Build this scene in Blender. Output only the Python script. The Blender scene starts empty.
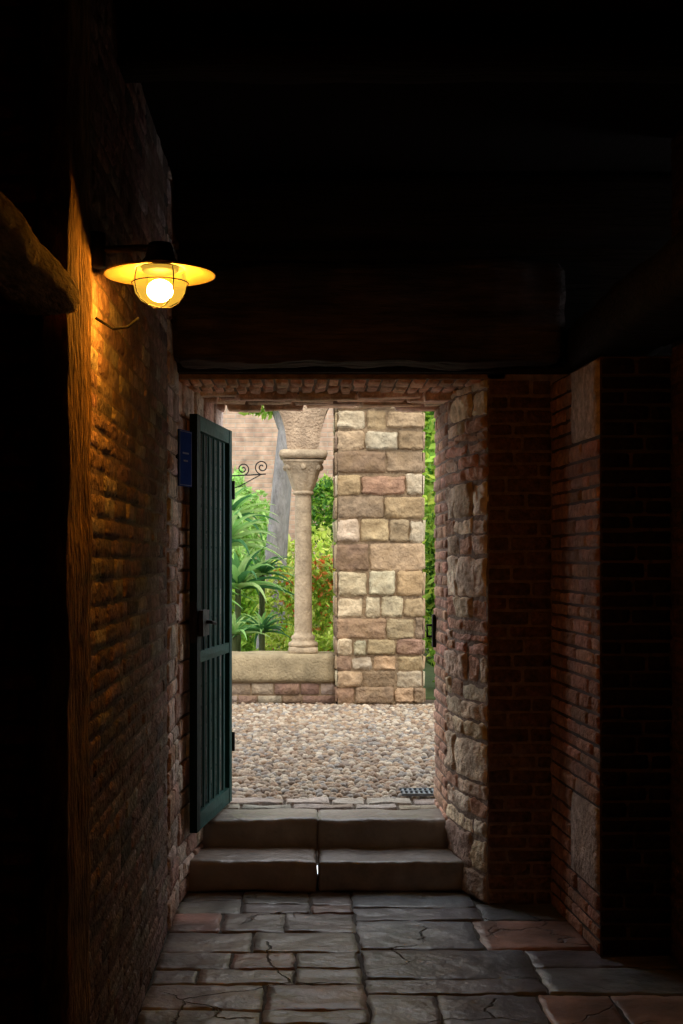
import bpy, bmesh, math, random
import numpy as np
from mathutils import Vector, Matrix, noise
R = random.Random(7)
sc = bpy.context.scene
try:
    sc.view_settings.view_transform = 'Standard'
except Exception: pass

# ------------------------------------------------------------ materials
def newmat(name):
    m = bpy.data.materials.new(name); m.use_nodes = True
    nt = m.node_tree; nt.nodes.clear()
    return m, nt, nt.nodes, nt.links

def colmat(name, base=None, rough=.85, nscale=14, lo=.62, hi=1.25, bump=.5, bscale=45, stretch=(1,1,1), spec=.3, metallic=0, dirt=None, gain=1.0, bdist=.015, transl=0, cracks=None):
    m, nt, N, L = newmat(name)
    out = N.new('ShaderNodeOutputMaterial'); b = N.new('ShaderNodeBsdfPrincipled')
    b.inputs['Roughness'].default_value = rough
    b.inputs['Metallic'].default_value = metallic
    b.inputs['Specular IOR Level'].default_value = spec
    tc = N.new('ShaderNodeTexCoord'); mp = N.new('ShaderNodeMapping'); mp.inputs['Scale'].default_value = stretch
    L.new(tc.outputs['Object'], mp.inputs[0])
    n1 = N.new('ShaderNodeTexNoise'); n1.inputs['Scale'].default_value = nscale; n1.inputs['Detail'].default_value = 8; n1.inputs['Roughness'].default_value = .65
    L.new(mp.outputs[0], n1.inputs['Vector'])
    mr = N.new('ShaderNodeMapRange'); mr.inputs[1].default_value = .3; mr.inputs[2].default_value = .7; mr.inputs[3].default_value = lo*gain; mr.inputs[4].default_value = hi*gain
    L.new(n1.outputs[0], mr.inputs[0])
    if base is None:
        a = N.new('ShaderNodeAttribute'); a.attribute_name = 'Col'; src = a.outputs['Color']
    else:
        c = N.new('ShaderNodeRGB'); c.outputs[0].default_value = (*base, 1); src = c.outputs[0]
    vm = N.new('ShaderNodeVectorMath'); vm.operation = 'SCALE'
    L.new(src, vm.inputs[0]); L.new(mr.outputs[0], vm.inputs['Scale'])
    last = vm.outputs[0]
    if dirt:
        n3 = N.new('ShaderNodeTexNoise'); n3.inputs['Scale'].default_value = dirt[1]; n3.inputs['Detail'].default_value = 6
        L.new(tc.outputs['Object'], n3.inputs['Vector'])
        r3 = N.new('ShaderNodeMapRange'); r3.inputs[1].default_value = .46; r3.inputs[2].default_value = .66; r3.inputs[4].default_value = dirt[2]
        L.new(n3.outputs[0], r3.inputs[0])
        mx = N.new('ShaderNodeMix'); mx.data_type = 'RGBA'
        L.new(r3.outputs[0], mx.inputs[0]); L.new(last, mx.inputs[6]); mx.inputs[7].default_value = (*dirt[0], 1)
        last = mx.outputs[2]
    n2 = N.new('ShaderNodeTexNoise'); n2.inputs['Scale'].default_value = bscale; n2.inputs['Detail'].default_value = 8
    L.new(mp.outputs[0], n2.inputs['Vector'])
    height = n2.outputs[0]
    if cracks:
        n4 = N.new('ShaderNodeTexNoise'); n4.inputs['Scale'].default_value = 4; n4.inputs['Detail'].default_value = 6
        L.new(tc.outputs['Object'], n4.inputs['Vector'])
        dm = N.new('ShaderNodeVectorMath'); dm.operation = 'SCALE'; dm.inputs['Scale'].default_value = .22; L.new(n4.outputs['Color'], dm.inputs[0])
        da = N.new('ShaderNodeVectorMath'); L.new(tc.outputs['Object'], da.inputs[0]); L.new(dm.outputs[0], da.inputs[1])
        vo = N.new('ShaderNodeTexVoronoi'); vo.feature = 'DISTANCE_TO_EDGE'; vo.inputs['Scale'].default_value = cracks; L.new(da.outputs[0], vo.inputs['Vector'])
        cr = N.new('ShaderNodeMapRange'); cr.inputs[1].default_value = 0; cr.inputs[2].default_value = .012; cr.inputs[3].default_value = .35; cr.inputs[4].default_value = 1
        L.new(vo.outputs['Distance'], cr.inputs[0])
        mk_ = N.new('ShaderNodeMapRange'); mk_.inputs[1].default_value = .42; mk_.inputs[2].default_value = .48
        n5 = N.new('ShaderNodeTexNoise'); n5.inputs['Scale'].default_value = 1.7; L.new(tc.outputs['Object'], n5.inputs['Vector']); L.new(n5.outputs[0], mk_.inputs[0])
        mxx = N.new('ShaderNodeMath'); mxx.operation = 'MAXIMUM'; L.new(cr.outputs[0], mxx.inputs[0]); L.new(mk_.outputs[0], mxx.inputs[1])
        v2 = N.new('ShaderNodeVectorMath'); v2.operation = 'SCALE'; L.new(last, v2.inputs[0]); L.new(mxx.outputs[0], v2.inputs['Scale']); last = v2.outputs[0]
        ad = N.new('ShaderNodeMath'); ad.operation = 'ADD'; L.new(height, ad.inputs[0]); L.new(mxx.outputs[0], ad.inputs[1]); height = ad.outputs[0]
    L.new(last, b.inputs['Base Color'])
    bp = N.new('ShaderNodeBump'); bp.inputs['Strength'].default_value = bump; bp.inputs['Distance'].default_value = bdist
    L.new(height, bp.inputs['Height']); L.new(bp.outputs[0], b.inputs['Normal'])
    if transl:
        t = N.new('ShaderNodeBsdfTranslucent'); L.new(last, t.inputs['Color']); mx2 = N.new('ShaderNodeMixShader'); mx2.inputs[0].default_value = transl
        L.new(b.outputs[0], mx2.inputs[1]); L.new(t.outputs[0], mx2.inputs[2]); L.new(mx2.outputs[0], out.inputs[0])
    else: L.new(b.outputs[0], out.inputs[0])
    return m

def leafmat(name):
    m, nt, N, L = newmat(name)
    out = N.new('ShaderNodeOutputMaterial')
    a = N.new('ShaderNodeAttribute'); a.attribute_name = 'Col'
    b = N.new('ShaderNodeBsdfPrincipled'); b.inputs['Roughness'].default_value = .5; b.inputs['Specular IOR Level'].default_value = .25
    t = N.new('ShaderNodeBsdfTranslucent'); mx = N.new('ShaderNodeMixShader'); mx.inputs[0].default_value = .35
    L.new(a.outputs['Color'], b.inputs['Base Color']); L.new(a.outputs['Color'], t.inputs['Color'])
    L.new(b.outputs[0], mx.inputs[1]); L.new(t.outputs[0], mx.inputs[2]); L.new(mx.outputs[0], out.inputs[0])
    return m

def emitmat(name, col, s, transp=0):
    m, nt, N, L = newmat(name)
    out = N.new('ShaderNodeOutputMaterial'); e = N.new('ShaderNodeEmission')
    e.inputs[0].default_value = (*col, 1); e.inputs[1].default_value = s
    if transp:
        t = N.new('ShaderNodeBsdfTransparent'); t.inputs[0].default_value = (1, .87, .55, 1)
        mx = N.new('ShaderNodeMixShader'); mx.inputs[0].default_value = transp
        L.new(e.outputs[0], mx.inputs[1]); L.new(t.outputs[0], mx.inputs[2]); L.new(mx.outputs[0], out.inputs[0])
    else: L.new(e.outputs[0], out.inputs[0])
    return m

def brickmat(name, c1, c2, mortar, bw=.27, bh=.06, scale=1):
    m, nt, N, L = newmat(name)
    out = N.new('ShaderNodeOutputMaterial'); b = N.new('ShaderNodeBsdfPrincipled'); L.new(b.outputs[0], out.inputs[0])
    b.inputs['Roughness'].default_value = .9
    tc = N.new('ShaderNodeTexCoord'); sp = N.new('ShaderNodeSeparateXYZ'); cb = N.new('ShaderNodeCombineXYZ'); ad = N.new('ShaderNodeMath')
    L.new(tc.outputs['Object'], sp.inputs[0]); L.new(sp.outputs[0], ad.inputs[0]); L.new(sp.outputs[1], ad.inputs[1])
    L.new(ad.outputs[0], cb.inputs[0]); L.new(sp.outputs[2], cb.inputs[1])
    br = N.new('ShaderNodeTexBrick'); br.inputs['Scale'].default_value = scale
    br.inputs['Color1'].default_value = (*c1, 1); br.inputs['Color2'].default_value = (*c2, 1); br.inputs['Mortar'].default_value = (*mortar, 1)
    br.inputs['Brick Width'].default_value = bw; br.inputs['Row Height'].default_value = bh; br.inputs['Mortar Size'].default_value = .008
    br.inputs['Mortar Smooth'].default_value = .3
    L.new(cb.outputs[0], br.inputs[0])
    n = N.new('ShaderNodeTexNoise'); n.inputs['Scale'].default_value = 6; n.inputs['Detail'].default_value = 8
    L.new(tc.outputs['Object'], n.inputs['Vector'])
    mr = N.new('ShaderNodeMapRange'); mr.inputs[1].default_value = .3; mr.inputs[2].default_value = .7; mr.inputs[3].default_value = .6; mr.inputs[4].default_value = 1.3
    L.new(n.outputs[0], mr.inputs[0])
    vm = N.new('ShaderNodeVectorMath'); vm.operation = 'SCALE'; L.new(br.outputs[0], vm.inputs[0]); L.new(mr.outputs[0], vm.inputs['Scale'])
    L.new(vm.outputs[0], b.inputs['Base Color'])
    bp = N.new('ShaderNodeBump'); bp.inputs['Distance'].default_value = -.02; bp.inputs['Strength'].default_value = .6
    L.new(br.outputs['Fac'], bp.inputs['Height']); L.new(bp.outputs[0], b.inputs['Normal'])
    return m

OG = .56
M_stone = colmat('masonry_stone', rough=.9, nscale=18, lo=.65, hi=1.35, bump=1, bscale=32, bdist=.03, dirt=((.28, .18, .12), 5, .55), gain=1.4)
M_stone_out = colmat('masonry_stone_outdoor', rough=.9, nscale=12, lo=.55, hi=1.4, bump=1, bscale=30, bdist=.02, dirt=((.19, .125, .06), 6, .5), gain=OG*1.1)
M_brick = colmat('old_brick', rough=.92, nscale=22, lo=.5, hi=1.4, bump=1, bscale=40, bdist=.03, dirt=((.20, .13, .095), 4, .65), gain=1.35)
M_brick_w = colmat('old_brick_passage', rough=.95, nscale=26, lo=.5, hi=1.5, bump=1, bscale=40, bdist=.025, dirt=((.17, .115, .085), 4, .8), gain=1.3, spec=.15)
M_brick_d = colmat('shaded_brick', rough=.95, nscale=26, lo=.5, hi=1.5, bump=1, bscale=40, bdist=.025, spec=.1)  # for bricks whose dark block colours hold painted shade
M_floor = colmat('flagstone', rough=.38, nscale=5, lo=.45, hi=1.5, bump=1, bscale=8, spec=.5, dirt=((.09, .075, .065), 2.2, .8), gain=1.3, bdist=.020, cracks=1.9)
M_step = colmat('step_stone', rough=.40, nscale=8, lo=.6, hi=1.3, bump=.8, bscale=14, spec=.55, gain=1.3, dirt=((.10, .08, .065), 4, .6))
M_mortar = colmat('mortar_dark', (.25, .175, .13), nscale=20, bump=1)
M_mortar_l = colmat('mortar_lime', (.27, .19, .11), nscale=20, bump=1)
M_grout = colmat('floor_grout', (.07, .06, .05), nscale=10)
M_wood = colmat('aged_timber', (.44, .26, .11), rough=.9, nscale=9, lo=.2, hi=1.4, stretch=(2, 2, .7), bump=1, bscale=24, bdist=.05, spec=.1, dirt=((.12, .07, .04), 6, .7))
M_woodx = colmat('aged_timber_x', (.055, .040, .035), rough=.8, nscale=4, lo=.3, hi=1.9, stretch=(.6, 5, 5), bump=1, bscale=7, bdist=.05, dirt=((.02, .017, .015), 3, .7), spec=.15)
M_shadewood = colmat('shade_black_timber', (.022, .017, .014), rough=.85, nscale=5, lo=.4, hi=1.5, stretch=(.4, 6, 6), bump=1, bscale=10, spec=.08)  # timber coloured near-black, the shade under the ceiling is in its colour
M_woody = colmat('aged_timber_y', (.55, .33, .12), rough=.9, nscale=5, lo=.3, hi=1.5, stretch=(6, 1.5, 6), bump=1, bscale=12, bdist=.03, spec=.1)
M_green = colmat('green_door_paint', (.007, .055, .046), rough=.6, nscale=8, lo=.7, hi=1.2, bump=.15, bscale=30, spec=.12)
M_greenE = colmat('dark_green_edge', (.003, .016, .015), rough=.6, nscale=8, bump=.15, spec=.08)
M_iron = colmat('black_iron', (.012, .012, .013), rough=.6, metallic=0, bump=.3, spec=.2)
M_wall_dark = brickmat('brick_passage', (.07, .035, .025), (.09, .05, .035), (.05, .035, .025))
M_wall_out = brickmat('brick_building', (.42, .27, .19), (.48, .33, .23), (.42, .34, .26), bw=.3, bh=.075)
M_col = colmat('column_limestone', (.43, .335, .22), rough=.85, nscale=10, lo=.62, hi=1.25, bump=.8)
M_cap = colmat('cap_limestone', (.34, .27, .16), rough=.9, nscale=7, lo=.6, hi=1.25, bump=.9)
M_bark = colmat('pale_bark', (.30, .28, .27), rough=.9, nscale=5, stretch=(3, 3, 1), lo=.5, hi=1.25, bump=1, bscale=20)
M_pebble = colmat('pebble', rough=.6, nscale=30, lo=.8, hi=1.15, bump=.1, spec=.35, gain=OG*1.03)
M_sand = colmat('cobble_bedding', (.095, .07, .05), nscale=30, bump=.8, bscale=90)
M_soil = colmat('soil', (.05, .07, .02), nscale=6)
M_leaf = leafmat('foliage')
M_ceil = colmat('ceiling_plank', (.015, .011, .009), nscale=5, stretch=(9, .5, 1), spec=.1)  # planks coloured near-black so the unlit ceiling stays black
M_sign = colmat('blue_enamel', (.02, .05, .20), rough=.9, bump=.02, lo=.9, hi=1.1, spec=0)
M_signw = colmat('white_enamel', (.25, .28, .33), rough=.9, bump=.02, spec=0)
M_shade = colmat('enamel_shade', (.34, .28, .13), rough=.5, bump=.1, lo=.8, hi=1.1, transl=.08)
M_grate = colmat('galvanised_grate', (.22, .26, .30), rough=.4, metallic=.3, bump=.1)

# ------------------------------------------------------------ mesh helpers
def mk(name, v, f, mat, col=None, smooth=False, parent=None):
    me = bpy.data.meshes.new(name); me.from_pydata([tuple(p) for p in v], [], f); me.update()
    for m in (mat if isinstance(mat, list) else [mat]): me.materials.append(m)
    if col is not None:
        a = me.attributes.new('Col', 'FLOAT_COLOR', 'POINT')
        arr = np.ones((len(v), 4), dtype=np.float32); arr[:, :3] = np.array(col, dtype=np.float32); a.data.foreach_set('color', arr.ravel())
    if smooth: me.polygons.foreach_set('use_smooth', [True]*len(me.polygons))
    o = bpy.data.objects.new(name, me); sc.collection.objects.link(o)
    if parent: o.parent = parent
    return o

def empty(name, loc=(0, 0, 0)):
    o = bpy.data.objects.new(name, None); o.location = loc; sc.collection.objects.link(o); o.empty_display_size = .1
    return o

def prism(name, poly, z0, z1, mat, parent=None):
    n = len(poly)
    v = [(x, y, z0) for x, y in poly]+[(x, y, z1) for x, y in poly]
    f = [tuple(range(n-1, -1, -1)), tuple(range(n, 2*n))]+[(i, (i+1) % n, n+(i+1) % n, n+i) for i in range(n)]
    return mk(name, v, f, mat, parent=parent)

def box(name, x0, x1, y0, y1, z0, z1, mat, parent=None):
    return prism(name, [(x0, y0), (x1, y0), (x1, y1), (x0, y1)], z0, z1, mat, parent)

def lattice_box(a, b, step, amp, nsc=3., rnd=.012, seed=0):
    n = [max(2, int(round((b[i]-a[i])/step))) for i in range(3)]
    idx = {}; V = []; F = []
    def g(i, j, k):
        key = (i, j, k)
        if key in idx: return idx[key]
        p = [a[0]+(b[0]-a[0])*i/n[0], a[1]+(b[1]-a[1])*j/n[1], a[2]+(b[2]-a[2])*k/n[2]]
        ends = [i in (0, n[0]), j in (0, n[1]), k in (0, n[2])]
        if sum(ends) >= 2:
            for q in range(3):
                if ends[q]:
                    c = (a[q]+b[q])/2; p[q] += rnd*(1 if p[q] < c else -1)
        nv = noise.noise_vector(Vector(p)*nsc+Vector((seed*7.1, seed*3.3, 0)))
        nv2 = noise.noise_vector(Vector(p)*nsc*4+Vector((seed*7.1, seed*3.3, 5)))
        p = Vector(p)+nv*amp+nv2*amp*.4
        idx[key] = len(V); V.append(p); return idx[key]
    for i in range(n[0]):
        for j in range(n[1]):
            F.append((g(i, j, 0), g(i, j+1, 0), g(i+1, j+1, 0), g(i+1, j, 0)))
            F.append((g(i, j, n[2]), g(i+1, j, n[2]), g(i+1, j+1, n[2]), g(i, j+1, n[2])))
    for i in range(n[0]):
        for k in range(n[2]):
            F.append((g(i, 0, k), g(i+1, 0, k), g(i+1, 0, k+1), g(i, 0, k+1)))
            F.append((g(i, n[1], k), g(i, n[1], k+1), g(i+1, n[1], k+1), g(i+1, n[1], k)))
    for j in range(n[1]):
        for k in range(n[2]):
            F.append((g(0, j, k), g(0, j, k+1), g(0, j+1, k+1), g(0, j+1, k)))
            F.append((g(n[0], j, k), g(n[0], j+1, k), g(n[0], j+1, k+1), g(n[0], j, k+1)))
    return V, F

def rbox(name, x0, x1, y0, y1, z0, z1, mat, step=.05, amp=.006, rnd=.01, seed=0, col=None, parent=None, smooth=True, nsc=3.):
    V, F = lattice_box((x0, y0, z0), (x1, y1, z1), step, amp, nsc, rnd, seed)
    return mk(name, V, F, mat, col=[col]*len(V) if col else None, smooth=smooth, parent=parent)

class Acc:
    def __init__(s): s.v = []; s.f = []; s.c = []
    def add(s, V, F, c):
        o = len(s.v); s.v += [tuple(p) for p in V]; s.f += [tuple(i+o for i in f) for f in F]; s.c += [c]*len(V)
    def obj(s, name, mat, smooth=True, parent=None): return mk(name, s.v, s.f, mat, s.c, smooth, parent)

def masonry(name, P, blocks, mat, amp=.005, parent=None, nx=6, nz=4, flip=False, edge=.008, cr_=.5, jit=1., ew=-.003):
    A = Acc()
    for (u0, u1, v0, v1, col, d) in blocks:
        lu, lv = u1-u0, v1-v0
        e = min(edge, lu*.15, lv*.18)
        us = [u0, u0+e]+[u0+e+(lu-2*e)*i/(nx-3) for i in range(1, nx-3)]+[u1-e, u1]
        vs = [v0, v0+e]+[v0+e+(lv-2*e)*i/(nz-3) for i in range(1, nz-3)]+[v1-e, v1]
        V = []; nu, nv = len(us), len(vs); sd = R.uniform(0, 100)
        tl = R.uniform(-.003, .003)
        for j, vv in enumerate(vs):
            for i, uu in enumerate(us):
                ed = i in (0, nu-1) or j in (0, nv-1)
                nn = noise.noise(Vector((uu*9, vv*12, sd)))+.5*noise.noise(Vector((uu*34, vv*34, sd)))
                n2 = noise.noise(Vector((uu*14+50, vv*14, sd)))
                w = ew if ed else max(.001, d+nn*amp*1.3+tl*((i/(nu-1))-.5)*2)
                du = dv = 0
                if i in (0, nu-1) and j in (0, nv-1):
                    q = e*cr_*R.uniform(.3, 2.2); du = q*(1 if i == 0 else -1); dv = q*(1 if j == 0 else -1)
                V.append(P(uu+du+n2*amp*1.0*jit, vv+dv+nn*amp*.7*jit, w))
        F = []
        for j in range(nv-1):
            for i in range(nu-1):
                q = (j*nu+i, j*nu+i+1, (j+1)*nu+i+1, (j+1)*nu+i)
                F.append(q[::-1] if flip else q)
        A.add(V, F, col)
    return A.obj(name, mat, parent=parent)

def vary(c, s=.15):
    k = 1+R.uniform(-s, s)
    return tuple(max(0, x*k*(1+R.uniform(-.06, .06))) for x in c)

def rows(u0, u1, v0, v1, h, l, colfn, gap=.008, dep=.008, hj=.15, lj=.3, dv=.45):
    B = []; v = v0; r = 0
    while v < v1-.01:
        hh = h*(1+R.uniform(-hj, hj)); vt = min(v+hh, v1)
        if v1-vt < h*.4: vt = v1
        u = u0; first = True
        while u < u1-.01:
            ll = l*(1+R.uniform(-lj, lj))
            if first and r % 2: ll *= .5
            first = False
            ut = min(u+ll, u1)
            if u1-ut < l*.3: ut = u1
            c = colfn((u+ut)/2, (v+vt)/2)
            if c: B.append((u+gap/2, ut-gap/2, v+gap/2, vt-gap/2, c, dep*R.uniform(1-dv, 1+dv)))
            u = ut
        v = vt; r += 1
    return B

def plane(O, U, V, N):
    O, U, V, N = map(Vector, (O, U, V, N))
    return lambda u, v, w: O+U*u+V*v+N*w

def polyface(pts, side=1):
    P2 = [Vector(p) for p in pts]; L = [0]
    for i in range(len(P2)-1): L.append(L[-1]+(P2[i+1]-P2[i]).length)
    def f(u, v, w):
        uu = min(max(u, -0.05), L[-1]+.05); k = 0
        while k < len(P2)-2 and uu > L[k+1]: k += 1
        d = (P2[k+1]-P2[k]).normalized(); p = P2[k]+d*(uu-L[k])
        n = Vector((-d.y, d.x))*side
        return Vector((p.x+n.x*w, p.y+n.y*w, v))
    return f, L[-1]

# ------------------------------------------------------------ camera
F_PX = 1290.; CH = 1.6
cam = bpy.data.cameras.new('camera'); co = bpy.data.objects.new('camera', cam); sc.collection.objects.link(co)
co.location = (0, 0, CH); co.rotation_euler = (math.radians(90), 0, 0)
cam.sensor_fit = 'VERTICAL'; cam.sensor_height = 36; cam.lens = F_PX/1024*36
cam.shift_x = (341.5-300)/1024; cam.shift_y = (560-512)/1024
cam.clip_start = .05
sc.camera = co

LZ = .29
SOF = 2.44

# ------------------------------------------------------------ shell
XL = -.57
wl = empty('wall_left')
box('core', -3, XL, 3.07, 6.0, 0, 3.4, M_mortar, wl)
wr = empty('wall_right')
prism('core', [(3, -1.5), (3, 5.2), (1.5, 5.2), (1.5, -1.5)], 0, 3.4, M_wall_dark, wr)
prism('pier_core', [(1.21, 5.2), (3, 5.2), (3, 5.98), (1.17, 5.98)], 0, SOF-.02, M_wall_dark, wr)
wf = empty('wall_front')
REV_R = [(.87, 5.98), (.79, 6.2), (.745, 6.5), (.735, 7.0)]
REV_L = [(XL, 5.95), (-.55, 6.15), (-.425, 7.0)]
prism('core_right', REV_R+[(3.2, 7.0), (3.2, 5.98)], 0, 4.6, M_mortar, wf)
prism('core_left', [(-3.2, 5.95), (XL, 5.95), (-.55, 6.15), (-.425, 7.0), (-3.2, 7.0)], 0, 4.6, M_mortar, wf)
box('core_top', -.7, .95, 5.98, 7.0, SOF, 4.6, M_mortar, wf)
box('upper_shade_sheet', -.57, 2.9, 5.90, 5.975, SOF+.02, 3.3, M_shadewood, wf)  # dark sheet added over the wall core to paint the shade there
box('wall_back', -3, 3, -1.7, -1.5, 0, 3.4, M_wall_dark)
box('wall_recess', -3.2, -2.6, -1.7, 3.07, 0, 3.4, M_wall_dark)
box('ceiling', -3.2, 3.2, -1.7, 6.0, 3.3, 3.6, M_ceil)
def facec(u, v): return vary((.42, .22, .14) if R.random() < .8 else (.5, .4, .3))
masonry('facade_bricks', plane((-3.2, 7.0, LZ), (1, 0, 0), (0, 0, 1), (0, 1, 0)),
        [b for b in rows(0, 6.4, 0, 3.9, .1, .34, facec) if not (b[1] > 2.75 and b[0] < 3.95 and b[2] < SOF-LZ)], M_stone_out, parent=wf, nx=4, nz=4, flip=True)

# floor
fl = empty('floor')
box('bedding', -3.2, 3.2, -1.7, 6.6, -.2, -.006, M_grout, fl)
def fcolL(u, v):
    r = R.random()
    return vary((.26, .155, .115), .3) if r < .3 else vary((.19, .165, .15), .35)
def fcolR(u, v): return vary((.165, .17, .185), .35)
Pf = plane((0, 0, -.005), (1, 0, 0), (0, 1, 0), (0, 0, 1))
def slabs(x0, x1, y0, y1, wmin, hmin, cf, depth=0):
    w, h = x1-x0, y1-y0
    if (w > wmin*1.8 or h > hmin*1.8) or (depth < 2 and (w > wmin*1.3 and h > hmin*1.3)):
        t = R.uniform(.3, .7)
        if w/wmin*R.uniform(.8, 1.25) > h/hmin: return slabs(x0, x0+w*t, y0, y1, wmin, hmin, cf, depth+1)+slabs(x0+w*t, x1, y0, y1, wmin, hmin, cf, depth+1)
        return slabs(x0, x1, y0, y0+h*t, wmin, hmin, cf, depth+1)+slabs(x0, x1, y0+h*t, y1, wmin, hmin, cf, depth+1)
    return [(x0+.003, x1-.003, y0+.003, y1-.003, cf(0, 0), .005*R.uniform(.8, 1.4))]
B = slabs(-2.6, -.57, -1.5, 3.2, .35, .3, fcolR)+slabs(-.57, .245, -1.5, 6.22, .27, .2, fcolL)
for (a, b2) in ((6.22, 5.72), (5.72, 5.3), (5.3, 4.75), (4.75, 4.2), (4.2, -1.5)):
    sx_ = .9+R.uniform(-.14, .1)
    B += slabs(.245, sx_, b2, a, .4, .38, fcolR)+slabs(sx_, 1.5, b2, min(a, 6.0), .36, .34, fcolR if R.random() < .6 else fcolL)
masonry('flagstones', Pf, B, M_floor, amp=.0032, parent=fl, nx=16, nz=14, edge=.006, cr_=1.6, jit=4.0)

# steps
st = empty('stone_steps')
for k, (x0, x1, y0, y1, z0, z1, c) in enumerate([
    (-.62, .083, 6.2, 6.56, 0, .152, (.22, .18, .15)), (.085, .80, 6.203, 6.56, 0, .150, (.20, .175, .155)),
    (-.535, .09, 6.5, 6.8, .12, .293, (.23, .2, .17)), (.092, .75, 6.5, 6.8, .12, .291, (.21, .19, .17))]):
    rbox('tread_%d' % (k+1), x0, x1, y0, y1, z0, z1, M_step, step=.02, amp=.010, rnd=.006, seed=k+1, col=c, parent=st, nsc=4)

# left passage wall bricks
def lcol(u, v):
    r = R.random()
    if u > 2.45: return vary((.56, .44, .37), .2) if r < .65 else vary((.40, .25, .18), .2)
    if r < .2: return vary((.32, .26, .22), .2)
    if r < .3: return vary((.12, .10, .09))
    return vary((.25, .16, .135), .3)
B = rows(.0, 2.45, 0, 3.3, .062, .24, lcol, dep=.0035, gap=.007)
B += rows(2.45, 2.9, 0, 3.3, .11, .26, lcol, dep=.009, hj=.4)
masonry('bricks', plane((XL, 3.07, 0), (0, 1, 0), (0, 0, 1), (1, 0, 0)), B, M_brick_w, amp=.0045, parent=wl, nx=9, nz=6, jit=1.8, ew=-.001)
f, L_ = polyface(REV_L, -1)
def lrc(u, v): return vary((.56, .45, .37), .2) if R.random() < .65 else vary((.42, .26, .19), .2)
masonry('jamb_left', f, rows(0, L_, 0, SOF, .13, .22, lrc, dep=.009, hj=.4), M_stone, parent=wf, nx=7, nz=6)

# right reveal
f, L_ = polyface(REV_R, 1)
cream, tan, brk, dk = (.60, .47, .35), (.48, .36, .25), (.42, .235, .16), (.27, .19, .14)
def band(v0, v1, h, l, pal, dep=.009, gap=.009):
    return rows(0, .54, v0, v1, h, l, lambda u, v: vary(R.choice(pal), .18), dep=dep, hj=.3, lj=.45, gap=gap)
B = band(0, .30, .13, .28, [tan, dk]) + band(.30, .55, .085, .24, [cream, tan, brk]) + band(.55, .75, .2, .3, [cream, tan]) + band(.75, .93, .07, .2, [brk, tan, tan]) \
  + band(.93, 1.15, .11, .2, [cream, tan, brk]) + band(1.15, 1.42, .065, .24, [tan, brk, brk]) + band(1.42, 1.62, .2, .33, [cream]) \
  + band(1.62, 1.80, .09, .22, [tan, cream, brk]) + band(1.80, 1.97, .17, .26, [cream, tan]) + band(1.97, 2.2, .06, .22, [brk, brk, tan]) + band(2.2, SOF, .1, .22, [cream, brk, tan])
masonry('jamb_right', f, B, M_stone, amp=.014, parent=wf, nx=14, nz=10, flip=True, edge=.01, jit=1.4, cr_=1)
B = rows(.54, L_, 0, SOF, .062, .24, lambda u, v: vary(brk, .25), dep=.008)
masonry('jamb_right_bricks', f, B, M_brick, parent=wf, nx=6, nz=4, flip=True)
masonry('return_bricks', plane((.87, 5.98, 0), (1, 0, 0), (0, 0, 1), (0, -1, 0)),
        rows(0, .3, 0, SOF, .065, .2, lambda u, v: vary((.15, .085, .062), .25)), M_brick_d, parent=wf)  # block colour darkened for the face turned away from the light
f, L_ = polyface([(1.17, 5.98), (1.21, 5.2)], -1)
def pc(u, v):
    if v > 2.08 and u > .35: return vary((.44, .34, .26), .1)
    if .25 < v < .6 and u > .35: return vary((.38, .29, .22), .1)
    return vary((.34, .17, .11), .3)
B = rows(0, L_, 0, .25, .065, .24, pc)+rows(0, .36, .25, .6, .065, .24, pc)+rows(.36, L_, .25, .6, .35, .6, pc)+rows(0, L_, .6, 2.1, .062, .24, pc) \
  + rows(0, .36, 2.1, SOF-.02, .065, .24, pc)+rows(.36, L_, 2.1, SOF-.02, .33, .6, pc)
masonry('pier_bricks', f, B, M_brick, parent=wr, nx=9, nz=6)
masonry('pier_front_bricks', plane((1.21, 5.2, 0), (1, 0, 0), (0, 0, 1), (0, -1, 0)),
        rows(0, .29, 0, SOF-.02, .065, .24, lambda u, v: vary((.022, .014, .012), .25)), M_brick_d, parent=wr)  # near-black block colour stands in for the darkness beyond the pier
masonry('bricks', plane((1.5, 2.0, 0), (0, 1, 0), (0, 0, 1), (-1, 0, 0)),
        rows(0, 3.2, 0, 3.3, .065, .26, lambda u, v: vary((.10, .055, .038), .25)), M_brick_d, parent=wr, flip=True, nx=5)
masonry('front_bricks', plane((-1.6, 3.07, 0), (1, 0, 0), (0, 0, 1), (0, -1, 0)),
        rows(0, 1.03, 0, 3.3, .065, .26, lambda u, v: vary((.40, .15, .08), .25)), M_brick_w, parent=wl)

# soffit of doorway
Ps = plane((-.58, 6.0, SOF), (1, 0, 0), (0, 1, 0), (0, 0, -1))
masonry('soffit_bricks', Ps, rows(0, 1.46, 0, .42, .21, .062, lambda u, v: vary((.62, .37, .26), .2), dep=.010, lj=.15)
        + rows(0, 1.46, .42, .98, .14, .28, lambda u, v: vary((.68, .46, .33), .2), dep=.03), M_stone, parent=wf, flip=True)

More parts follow.
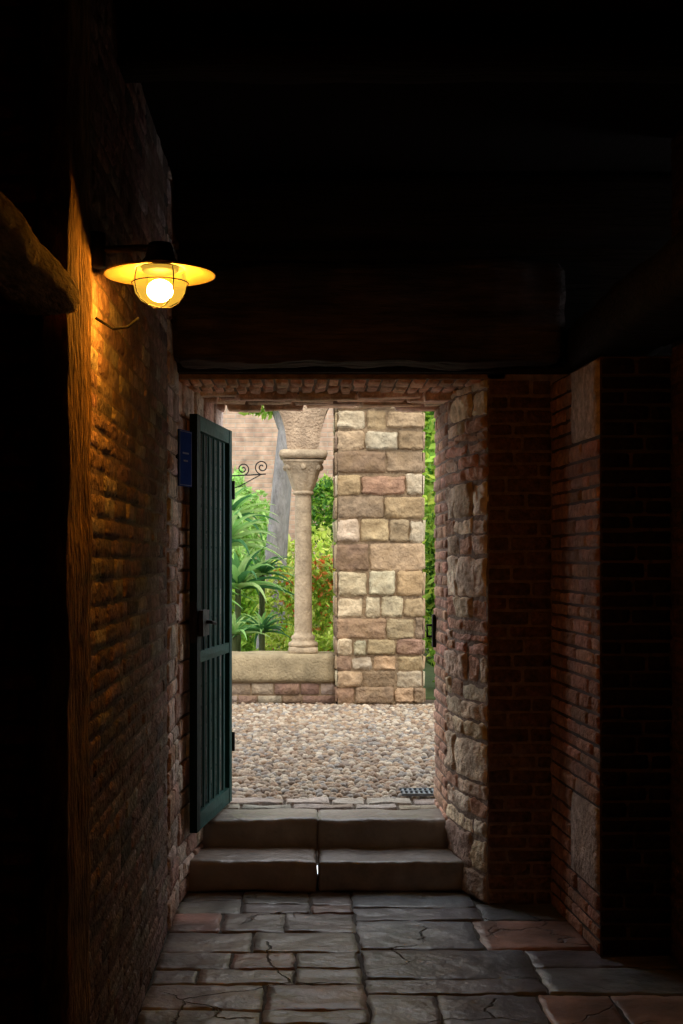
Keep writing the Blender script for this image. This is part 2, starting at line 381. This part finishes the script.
# timbers
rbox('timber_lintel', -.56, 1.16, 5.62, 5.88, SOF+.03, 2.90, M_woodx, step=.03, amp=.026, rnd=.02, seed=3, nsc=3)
rbox('ceiling_joist', -.55, 2.8, 5.62, 5.87, 3.0, 3.29, M_shadewood, step=.06, amp=.012, seed=5)
rbox('ceiling_joist', -2.6, 1.49, 4.0, 4.2, 3.14, 3.29, M_shadewood, step=.08, amp=.01, seed=6)
rbox('ceiling_joist', -2.6, 1.49, 2.2, 2.4, 3.14, 3.29, M_shadewood, step=.08, amp=.01, seed=8)
rbox('wall_plate_beam', 1.18, 1.49, 3.6, 5.88, SOF+.01, 2.64, M_shadewood, step=.06, amp=.015, seed=9)
rbox('timber_post', -.62, -.543, 3.0, 3.36, 0, 3.29, M_wood, step=.02, amp=.008, rnd=.010, seed=11, nsc=5)
rbox('timber_rail', -.66, -.505, -1.49, 2.99, 2.165, 2.245, M_woody, step=.03, amp=.009, seed=12, nsc=5)

# ------------------------------------------------------------ door
D = empty('door_1', (-.405, 6.93, .305))
dirv = Vector((-.527+.405, 6.1-6.93)); D.rotation_euler = (0, 0, math.atan2(dirv.y, dirv.x))
W, H, T = .84, 1.99, .045
def dbox(n, x0, x1, y0, y1, z0, z1, m, rnd=.004, step=.2): return rbox(n, x0, x1, y0, y1, z0, z1, m, step=step, amp=0, rnd=rnd, parent=D, smooth=False)
dbox('stile_hinge', 0, .07, 0, T, 0, H, M_green)
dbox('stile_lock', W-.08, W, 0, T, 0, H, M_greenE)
for i, (a, b_) in enumerate(((0, .09), (.80, .86), (H-.08, H))): dbox('rail_%d' % (i+1), .07, W-.08, .004, T-.002, a, b_, M_green)
for i in range(6):
    x = .07+i*(W-.15)/6
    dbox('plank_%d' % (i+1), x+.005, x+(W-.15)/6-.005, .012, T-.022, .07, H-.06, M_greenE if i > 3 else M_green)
for i in range(1, 6):
    x = .07+i*(W-.15)/6
    dbox('bead_%d' % i, x-.007, x+.007, T-.022, T-.010, .09, H-.08, M_green, rnd=.002)
dbox('lock_box', W-.14, W+.004, T, T+.03, .93, 1.06, M_iron)
dbox('lock_plate', W, W+.006, .002, T-.002, .9, 1.1, M_iron)
def curve(name, pts, r, mat, parent=None, cyc=False):
    c = bpy.data.curves.new(name, 'CURVE'); c.dimensions = '3D'; c.bevel_depth = r; c.bevel_resolution = 3
    s = c.splines.new('POLY'); s.points.add(len(pts)-1); s.use_cyclic_u = cyc
    for p, q in zip(s.points, pts): p.co = (*q, 1)
    c.materials.append(mat)
    o = bpy.data.objects.new(name, c); sc.collection.objects.link(o)
    if parent: o.parent = parent
    dg = bpy.context.evaluated_depsgraph_get(); me = bpy.data.meshes.new_from_object(o.evaluated_get(dg))
    me.polygons.foreach_set('use_smooth', [True]*len(me.polygons))
    o2 = bpy.data.objects.new(name, me); sc.collection.objects.link(o2); o2.parent = parent
    bpy.data.objects.remove(o); o2.name = name
    return o2
curve('handle', [(W-.06, T+.03, 1.0), (W-.06, T+.05, 1.0), (W-.09, T+.055, .995), (W-.15, T+.053, .99)], .009, M_iron, D)
curve('handle_back', [(W-.06, 0, 1.0), (W-.06, -.02, 1.0), (W-.12, -.022, .99)], .008, M_iron, D)
for i, z in enumerate((.3, 1.65)):
    curve('hinge_pin_%d' % (i+1), [(-.008, T, z-.03), (-.008, T, z+.07)], .010, M_iron, D)

K = empty('latch_keeper', (.712, 6.93, 1.22))
mk('plate', *lattice_box((-.005, -.03, -.09), (.02, .03, .09), .2, 0, 3, .003), M_iron, parent=K)
curve('staple', [(-.005, 0, -.03), (-.028, 0, -.03), (-.03, 0, .03), (-.005, 0, .03)], .007, M_iron, K)

# small enamel sign on the left jamb
S = empty('enamel_sign', (-.553, 5.90, 1.94)); S.rotation_euler = (0, 0, math.atan2(.14, .048))
SW = .148
box('plate', 0, SW, .0, .008, 0, .26, M_sign, S)
for i, (a, b_, c, d) in enumerate(((.006, .009, .006, .254), (SW-.009, SW-.006, .006, .254), (.006, SW-.006, .005, .008), (.006, SW-.006, .252, .255), (.05, SW-.05, .115, .123), (.04, SW-.04, .15, .158))):
    box('lettering_%d' % (i+1), a, b_, -.001, .0, c, d, M_signw, S)
box('bracket', .0, .03, .008, .03, .10, .16, M_iron, S)

# ------------------------------------------------------------ lamp
def lathe(name, prof, mat, parent=None, n=40, loc=(0, 0, 0)):
    V = []; F = []
    for (r, z) in prof:
        for k in range(n): V.append((loc[0]+r*math.cos(2*math.pi*k/n), loc[1]+r*math.sin(2*math.pi*k/n), loc[2]+z))
    for i in range(len(prof)-1):
        for k in range(n): F.append((i*n+k, i*n+(k+1) % n, (i+1)*n+(k+1) % n, (i+1)*n+k))
    return mk(name, V, F, mat, smooth=True, parent=parent)
LY = 3.5
Lm = empty('wall_lamp', (-140*LY/F_PX, LY, CH+284*LY/F_PX))
lathe('shade', [(.03, .034), (.06, .030), (.10, .019), (.15, .006), (.152, .001), (.148, .002), (.10, .014), (.06, .023), (.03, .027)], M_shade, Lm)
lathe('housing', [(.0, .09), (.03, .088), (.036, .075), (.04, .05), (.052, .035), (.05, .014), (.045, .010), (.0, .010)], M_iron, Lm)
prof = [(.066, .018), (.071, .0), (.072, -.022), (.067, -.046), (.052, -.066), (.030, -.079), (.0005, -.083)]
lathe('glass_globe', prof, emitmat('lamp_glass', (1, .56, .06), 1.25, .55), Lm)
bm = bmesh.new(); bmesh.ops.create_uvsphere(bm, u_segments=20, v_segments=12, radius=.036)
for v in bm.verts: v.co.z = v.co.z*.85-.040
me = bpy.data.meshes.new('bulb'); bm.to_mesh(me); bm.free(); me.materials.append(emitmat('lamp_bulb', (1, .44, .06), 480))
ob = bpy.data.objects.new('bulb', me); sc.collection.objects.link(ob); ob.parent = Lm
for k in range(2):
    a = k*math.pi/2+.6
    pts = []
    for s in (-1, 1):
        seq = [(r+.004, z) for r, z in prof]
        if s == 1: seq = seq[::-1]
        pts += [(s*r*math.cos(a), s*r*math.sin(a), z-.003) for r, z in seq]
    curve('guard_wire_%d' % (k+1), pts, .0016, M_iron, Lm)
curve('guard_ring', [(.077*math.cos(t*.314), .077*math.sin(t*.314), -.02) for t in range(20)], .0016, M_iron, Lm, True)
lx = Lm.location.x
curve('bracket', [(0, 0, .075), (-.06, .01, .078), (XL-lx+.005, .02, .075)], .010, M_iron, Lm)
lathe('wall_plate', [(0, -.05), (.03, -.045), (.03, .045), (0, .05)], M_iron, Lm, 16, (XL-lx+.01, .02, .075))
curve('bracket_brace', [(-.06, .02, -.11), (-.09, .02, -.135), (-.13, .02, -.14), (XL-lx+.012, .02, -.11)], .004, M_iron, Lm)

# ------------------------------------------------------------ courtyard
cy = empty('ground_courtyard')
box('bedding', -7, 7, 6.8, 12.2, LZ-.3, LZ-.012, M_sand, cy)
box('garden_soil', -9, 9, 12.2, 26, LZ-.3, LZ, M_soil, cy)
masonry('threshold_slabs', plane((-.55, 6.8, LZ-.02), (1, 0, 0), (0, 1, 0), (0, 0, 1)),
        rows(0, 1.45, 0, .3, .15, .26, lambda u, v: vary((.55, .48, .40), .2), dep=.02, gap=.008, dv=.15), M_stone_out, parent=cy, nx=9, nz=8)
bm = bmesh.new(); bmesh.ops.create_icosphere(bm, subdivisions=2, radius=1)
bv = np.array([v.co[:] for v in bm.verts]); bf = np.array([[v.index for v in f.verts] for f in bm.faces]); bm.free()
rs = np.random.RandomState(3)
xs = []; y = 7.1; r = 0
while y < 11.78:
    x = -1.9+(.026 if r % 2 else 0)
    while x < 2.1: xs.append((x, y)); x += .056
    y += .047; r += 1
xs = np.array(xs)+rs.uniform(-.014, .014, (len(xs), 2)); n = len(xs)
sx = rs.uniform(.020, .036, n); sy = rs.uniform(.016, .027, n); sz = rs.uniform(.014, .026, n)
th = rs.normal(.2, .8, n)
P = bv[None]*np.stack([sx, sy, sz], 1)[:, None, :]
X = P[..., 0]*np.cos(th)[:, None]-P[..., 1]*np.sin(th)[:, None]; Y = P[..., 0]*np.sin(th)[:, None]+P[..., 1]*np.cos(th)[:, None]
P = np.stack([X+xs[:, 0:1], Y+xs[:, 1:2], P[..., 2]+LZ-.011+rs.uniform(-.006, .005, (n, 1))], -1)
pal = np.array([(.66, .53, .40), (.50, .39, .29), (.74, .63, .50), (.40, .32, .26), (.58, .42, .28), (.48, .45, .42), (.80, .71, .58), (.46, .32, .22)])*np.array([1.0, .95, .87])
pcx = pal[rs.randint(0, len(pal), n)]*rs.uniform(.7, 1.2, (n, 1))
Fp = (bf[None]+(np.arange(n)*len(bv))[:, None, None]).reshape(-1, 3)
mk('cobblestones', P.reshape(-1, 3), Fp.tolist(), M_pebble, np.repeat(pcx, len(bv), 0), True, cy)
G = empty('drain_grate', (.66, 7.16, LZ+.012))
for i in range(7): box('bar_%d' % (i+1), -.09+i*.028, -.078+i*.028, -.06, .1, 0, .012, M_grate, G)
for i, yy in enumerate((-.07, .02, .1)): box('frame_%d' % (i+1), -.1, .1, yy, yy+.012, 0, .014, M_grate, G)

# stone pier
PY = 11.7; k = PY/F_PX
pr = empty('stone_pier')
px0, px1 = (337-300)*k, (423.5-300)*k
PTOP = CH-(296-560)*k
box('core', px0+.01, px1-.01, PY+.004, PY+.75, LZ-.1, PTOP, M_mortar_l, pr)
rbox('coping', px0-.05, px1+.05, PY-.05, PY+.8, PTOP, PTOP+.09, M_cap, step=.1, amp=.006, parent=pr)
CR, TN, BR, DB = (.82, .67, .44), (.64, .46, .26), (.47, .31, .19), (.34, .22, .14)
RW = [(703, 688, [(18, BR), (40, BR), (20, TN), (10, BR)]), (687, 671, [(25, TN), (35, BR), (28, CR)]), (670, 656, [(15, BR), (22, CR), (24, TN), (27, TN)]),
      (655, 640, [(16, CR), (14, CR), (30, TN), (28, BR)]), (639, 618, [(54, BR), (30, TN), (10, DB)]), (617, 598, [(28, CR), (16, CR), (24, CR), (20, TN)]),
      (596, 572, [(30, CR), (27, CR), (26, TN)]), (570, 544, [(33, DB), (55, TN)]), (542, 520, [(24, CR), (28, TN), (22, TN), (14, CR)]),
      (518, 497, [(48, BR), (40, TN)]), (495, 475, [(25, TN), (45, BR), (18, CR)]), (473, 452, [(50, DB), (38, BR)]),
      (450, 431, [(28, TN), (34, CR), (26, BR)]), (429, 412, [(30, CR), (20, TN), (38, TN)]), (410, 392, [(36, BR), (52, CR)]),
      (390, 368, [(50, TN), (38, CR)]), (366, 346, [(28, CR), (60, TN)]), (344, 322, [(44, BR), (44, TN)]), (320, 298, [(28, CR), (60, TN)])]
B = []; Bs = []
for (yb, yt, bl) in RW:
    tot = sum(w for w, c in bl); u = 0
    z0 = CH-(yb-560)*k; z1 = CH-(yt-560)*k
    for w, c in bl:
        uu = u+w/tot*(px1-px0)
        g1, g2, g3 = R.uniform(.001, .008), R.uniform(.001, .008), R.uniform(-.018, .010)
        if c == CR and w > 20: g1 += R.uniform(0, .012); g2 += R.uniform(0, .012)
        B.append((u+g1, uu-g2, z0-.002+R.uniform(-.004, .008), z1+g3+.004, vary(c, .18), R.uniform(.004, .028))); u = uu
    Bs.append((.01, .36, z0+.004, z1, vary(bl[-1][1], .12), .015)); Bs.append((.375, .74, z0+.004, z1, vary(bl[0][1], .12), .015))
masonry('front_stones', plane((px0, PY, 0), (1, 0, 0), (0, 0, 1), (0, -1, 0)), B, M_stone_out, amp=.018, parent=pr, nx=14, nz=11, edge=.012, cr_=1.3, jit=1.1)
masonry('left_stones', plane((px0, PY, 0), (0, 1, 0), (0, 0, 1), (-1, 0, 0)), Bs, M_stone_out, amp=.01, parent=pr, flip=True)
masonry('right_stones', plane((px1, PY, 0), (0, 1, 0), (0, 0, 1), (1, 0, 0)), Bs, M_stone_out, amp=.01, parent=pr)

# parapet
pp = empty('parapet_wall')
WZ = .735; WY = 11.82
box('core', -3.5, px0-.005, WY+.05, WY+.42, LZ-.1, .48, M_mortar_l, pp)
masonry('stones', plane((-3.5, WY+.05, LZ-.02), (1, 0, 0), (0, 0, 1), (0, -1, 0)),
        rows(0, 3.5+px0-.01, 0, .2, .1, .22, lambda u, v: vary(R.choice([(.42, .26, .18), (.5, .38, .27), (.35, .22, .15)]), .15), dep=.015), M_stone_out, parent=pp)
for i, (a, b_) in enumerate(((-3.5, -2.3), (-2.295, -.98), (-.975, px0-.004))):
    rbox('cap_slab_%d' % (i+1), a, b_, WY, WY+.46, .475, WZ, M_cap, step=.04, amp=.009, rnd=.012, seed=20+i, parent=pp)

# columns
def column(x, name='stone_column'):
    C = empty(name, (x, WY+.22, WZ))
    rbox('plinth', -.14, .14, -.14, .14, -.01, .06, M_col, step=.05, amp=.003, rnd=.006, parent=C)
    lathe('base', [(0, .06), (.135, .06), (.142, .075), (.135, .098), (.115, .105), (.105, .12), (.112, .14), (.105, .16), (.09, .168), (.083, .19)], M_col, C)
    lathe('shaft', [(.083, .18), (.081, .6), (.078, 1.1), (.076, 1.48)], M_col, C)
    lathe('necking', [(.076, 1.47), (.094, 1.475), (.1, 1.49), (.094, 1.505), (.08, 1.51)], M_col, C)
    V = []; F = []; n = 48; prof = [(.084, 1.505, 0), (.10, 1.55, .05), (.115, 1.60, .15), (.135, 1.66, .35), (.155, 1.715, .65), (.172, 1.75, .95), (.178, 1.765, 1)]
    for (r, z, sq) in prof:
        for q in range(n):
            a = 2*math.pi*q/n
            ca, sa = math.cos(a), math.sin(a); s = 1/max(abs(ca), abs(sa)); rr = r*((1-sq)+sq*min(s, 1.28))
            leaf = .012*abs(math.cos(4*a))*(1 if 1.52 < z < 1.74 else 0)
            V.append(((rr+leaf)*ca, (rr+leaf)*sa, z))
    for i in range(len(prof)-1):
        for q in range(n): F.append((i*n+q, i*n+(q+1) % n, (i+1)*n+(q+1) % n, (i+1)*n+q))
    mk('capital', V, F, M_col, smooth=True, parent=C)
    for q in range(8):
        a = q*math.pi/4
        bm = bmesh.new(); bmesh.ops.create_icosphere(bm, subdivisions=2, radius=1)
        d = .165 if q % 2 == 0 else .195
        for v in bm.verts: v.co = Vector((v.co.x*.026+d*math.cos(a), v.co.y*.026+d*math.sin(a), v.co.z*.032+1.725))
        me = bpy.data.meshes.new('volute'); bm.to_mesh(me); bm.free(); me.materials.append(M_col)
        me.polygons.foreach_set('use_smooth', [True]*len(me.polygons))
        o = bpy.data.objects.new('volute_%d' % (q+1), me); sc.collection.objects.link(o); o.parent = C
    rbox('abacus_lower', -.19, .19, -.19, .19, 1.76, 1.80, M_col, step=.06, amp=.002, rnd=.008, parent=C)
    rbox('abacus', -.225, .225, -.225, .225, 1.80, 1.885, M_col, step=.06, amp=.003, rnd=.012, parent=C)
    return C
C1 = .03
column(C1); column(C1-1.42); column(C1-2.84)
A0, SP = .15, WZ+1.88
hs = (1.42-2*A0)/2
V = []; F = []; xs_ = np.linspace(-3.45, px0-.02, 260); topz = 3.75
def zb(x, m=0.):
    t = (x-C1) % 1.42
    c = abs(t-.71)
    if c >= hs-m: return SP
    return SP+math.sqrt((hs-m)**2-c*c)*1.35
yb0, yb1 = WY+.05, WY+.39
for x in xs_:
    z = zb(x); V += [(x, yb0, z), (x, yb1, z), (x, yb1, topz), (x, yb0, topz)]
for i in range(len(xs_)-1):
    a, b_ = i*4, (i+1)*4
    F += [(a, b_, b_+3, a+3), (a+1, a+2, b_+2, b_+1), (a, a+1, b_+1, b_), (a+3, b_+3, b_+2, a+2)]
F += [(0, 3, 2, 1), tuple((len(xs_)-1)*4+q for q in (0, 1, 2, 3))]
M_arc = colmat('arcade_stone', (.44, .32, .21), nscale=7, lo=.6, hi=1.3, bump=1, bdist=.03, dirt=((.24, .16, .10), 5, .5))
aw = mk('arcade_wall', V, F, M_arc)

I = empty('iron_scroll_bracket', (0, 11.95, 0))
def pxw(x, y, Y=11.95): return ((x-300)*Y/F_PX, 0, CH-(y-560)*Y/F_PX)
curve('bar', [pxw(160, 478), pxw(228, 476), pxw(250, 475), pxw(266, 474)], .006, M_iron, I)
for j, (cx, cyy, r0, s) in enumerate(((262, 467, 7.5, 1), (243, 469, 6.5, -1))):
    curve('scroll_%d' % (j+1), [pxw(cx+s*(r0*(1-t/34))*math.cos(t*.36+1.57*1), cyy+(r0*(1-t/34))*math.sin(t*.36+1.57)) for t in range(30)], .006, M_iron, I)
curve('diagonal', [pxw(262, 474), pxw(240, 486), pxw(200, 500), pxw(160, 508)], .005, M_iron, I)

# ------------------------------------------------------------ garden
box('brick_building', -9, 1.2, 21, 22, LZ, 6.5, M_wall_out)
box('garden_wall', 1.2, 9, 19, 19.6, LZ, 3.4, M_wall_out)

def foliage(name, blobs, mat=M_leaf):
    allv = []; allc = []
    for (c, rad, n, size, pal_) in blobs:
        d = rs.normal(size=(n, 3)); d /= np.linalg.norm(d, axis=1)[:, None]
        rr = rs.uniform(.55, 1, (n, 1))**.5*(1+.12*np.sin(d[:, :1]*9)+.1*np.sin(d[:, 2:]*11+d[:, 1:2]*7))
        p = np.array(c)+d*rr*np.array(rad)
        u = rs.normal(size=(n, 3)); u[:, 2] += .3; u /= np.linalg.norm(u, axis=1)[:, None]
        w = np.cross(u, rs.normal(size=(n, 3))+d*1.2); w /= np.linalg.norm(w, axis=1)[:, None]
        s = size*rs.uniform(.6, 1.3, (n, 1)); nn = np.cross(u, w)
        q = np.stack([p-u*s, p+w*s*.45+nn*s*.12, p+u*s, p-w*s*.45+nn*s*.12], 1)
        allv.append(q.reshape(-1, 3))
        P_ = np.array(pal_); cc = P_[rs.randint(0, len(P_), n)]*rs.uniform(.7, 1.25, (n, 1))
        allc.append(np.repeat(cc, 4, 0))
    v = np.concatenate(allv); c = np.concatenate(allc); n = len(v)//4
    b_ = np.arange(n)[:, None]*4
    f = np.concatenate([b_+np.array([[0, 1, 2]]), b_+np.array([[0, 2, 3]])])
    return mk(name, v, f.tolist(), mat, c)
G1 = [(.30, .52, .06), (.42, .62, .09), (.19, .38, .04)]
G2 = [(.58, .70, .11), (.74, .78, .22), (.43, .60, .08)]
G3 = [(.07, .2, .03), (.1, .26, .05)]
FL = G1*2+G2*2+[(.9, .18, .06), (.85, .3, .1)]
FR = G1+G2+[(.9, .2, .06), (.88, .32, .1)]
foliage('garden_hedge', [((x, 16.6+.2*math.sin(x*3), 1.05), (.8, .55, .95), 2600, .06, G2 if i % 2 else G1+G2) for i, x in enumerate(np.arange(-3.6, 1.0, .75))])
foliage('round_shrub', [((.33, 18.0, 2.3), (.36, .34, .46), 2000, .05, G1+G3), ((.33, 18.0, 1.0), (.3, .2, .9), 600, .05, G1)])
foliage('light_green_shrub', [((-.85, 15.75, 1.9), (.5, .3, .75), 2300, .07, [(.6, .8, .3), (.46, .74, .22)]), ((-1.6, 15.75, 2.0), (.5, .3, .8), 1500, .07, G1), ((-.85, 15.7, .8), (.4, .25, .6), 900, .07, G1)])
foliage('flower_bush', [((.26, 14.4, 1.0), (.38, .3, .6), 1500, .042, FL), ((.27, 14.3, 1.42), (.22, .2, .24), 450, .045, FR), ((-.12, 14.3, 1.0), (.4, .3, .65), 1500, .045, G2*3+FL), ((.75, 14.4, 1.1), (.4, .3, .6), 1200, .045, FL)])
foliage('low_groundcover', [((x, 13.8, .52), (.36, .2, .34), 900, .045, G2) for x in (-.15, .3, .75)])
foliage('tall_hedge', [((1.95+.12*math.sin(i*5), 12.95+.15*(i % 2), .8+i*.55), (.75, .6, .62), 3000, .06, G1+G2[:1]+G3[:1]) for i in range(7)]
        + [((3.3, 12.9, .8+i*.7), (.9, .6, .7), 1800, .07, G1+G3) for i in range(5)])
foliage('background_tree', [((2.1+.2*(i % 2), 17, 1.2+i*.8), (1.0, .8, .8), 2200, .09, G1+G2[:1]) for i in range(5)])
def tube(name, pts, rads, mat, parent=None, n=14):
    V = []; F = []
    for i, (p, r) in enumerate(zip(pts, rads)):
        for q in range(n):
            a = 2*math.pi*q/n; nz = noise.noise(Vector((math.cos(a)*2, math.sin(a)*2, p[2]*2)))*.12+1
            V.append((p[0]+r*nz*math.cos(a), p[1]+r*nz*math.sin(a), p[2]))
    for i in range(len(pts)-1):
        for q in range(n): F.append((i*n+q, i*n+(q+1) % n, (i+1)*n+(q+1) % n, (i+1)*n+q))
    return mk(name, V, F, mat, smooth=True, parent=parent)
T_ = empty('garden_tree')
tube('trunk', [(-.36, 15, LZ-.05), (-.32, 15, 1.2), (-.25, 15, 2.0), (-.19, 15, 2.7), (-.13, 15, 3.3), (-.06, 15.05, 4.0), (0, 15.1, 4.8)], [.17, .14, .12, .11, .10, .09, .06], M_bark, T_)
tube('branch', [(-.2, 15, 3.1), (-.35, 15, 3.5), (-.6, 15, 3.9), (-.9, 15, 4.4)], [.05, .045, .035, .025], M_bark, T_)
fo = foliage('canopy', [((-.9, 15, 4.4), (.9, .8, .7), 2500, .07, G1+G3), ((.2, 15.2, 5.0), (1.2, 1, .8), 2500, .07, G1+G3), ((-.45, 15, 3.48), (.3, .3, .2), 350, .06, G1)]); fo.parent = T_

def aloe(loc, size, n, seed, name='aloe_plant'):
    r = random.Random(seed); A = Acc()
    for i in range(n):
        t = i/n; az = i*2.399+r.uniform(-.2, .2); el = math.radians(80-75*t+r.uniform(-8, 8)); L = size*(.75+.4*t)*r.uniform(.85, 1.1)
        w0 = .040*size/.6; S = 12; d = Vector((math.cos(az), math.sin(az), 0)); side = Vector((-math.sin(az), math.cos(az), 0))
        p = Vector(loc); e = el; V = []; F = []
        droop = math.radians(r.uniform(50, 95))
        for s in range(S+1):
            q = s/S; w = w0*(1-q**1.5)*(1+.12*(s % 2))+.001
            up = Vector((0, 0, 1))*math.cos(e)-d*math.sin(e)
            V += [p-side*w+up*w*.5, p-up*w*.35, p+side*w+up*w*.5]
            if s < S:
                a = s*3; F += [(a, a+1, a+4, a+3), (a+1, a+2, a+5, a+4)]
            p = p+(d*math.cos(e)+Vector((0, 0, 1))*math.sin(e))*(L/S); e -= droop/S*(0.4+1.2*q)
        g = r.choice([(.20, .44, .16), (.34, .62, .2), (.08, .24, .09), (.54, .74, .3)])
        A.add(V, F, g)
    V = []
    for z in (LZ-.05-loc[2], .02):
        for q in range(8): V.append((loc[0]+.03*math.cos(q*.785), loc[1]+.03*math.sin(q*.785), loc[2]+z))
    F = [(q, (q+1) % 8, 8+(q+1) % 8, 8+q) for q in range(8)]
    A.add(V, F, (.12, .15, .06))
    return A.obj(name, M_leaf)
def W_(px, py, Y): return ((px-300)*Y/F_PX, Y, CH-(py-560)*Y/F_PX)
aloe(W_(238, 588, 13.1), .66, 36, 1); aloe(W_(226, 545, 13.5), .7, 36, 2); aloe(W_(262, 632, 12.8), .36, 28, 3)
aloe(W_(200, 600, 13.1), .6, 30, 4); aloe(W_(228, 518, 14.0), .6, 32, 5); aloe(W_(170, 560, 13.6), .6, 26, 6)
aloe(W_(234, 635, 12.75), .4, 28, 8); aloe(W_(262, 575, 13.5), .42, 30, 9)

# ------------------------------------------------------------ light
w = bpy.data.worlds.new('sky'); sc.world = w; w.use_nodes = True
nt = w.node_tree; nt.nodes.clear(); o = nt.nodes.new('ShaderNodeOutputWorld'); b = nt.nodes.new('ShaderNodeBackground')
b.inputs[0].default_value = (.92, .95, 1, 1); b.inputs[1].default_value = 2.7; nt.links.new(b.outputs[0], o.inputs[0])
s = bpy.data.lights.new('sun', 'SUN'); s.energy = 1.9; s.angle = math.radians(30); s.color = (1, .9, .76)
so = bpy.data.objects.new('sun', s); sc.collection.objects.link(so); so.rotation_euler = (math.radians(38), math.radians(12), 0); so.location = (0, 9, 9)
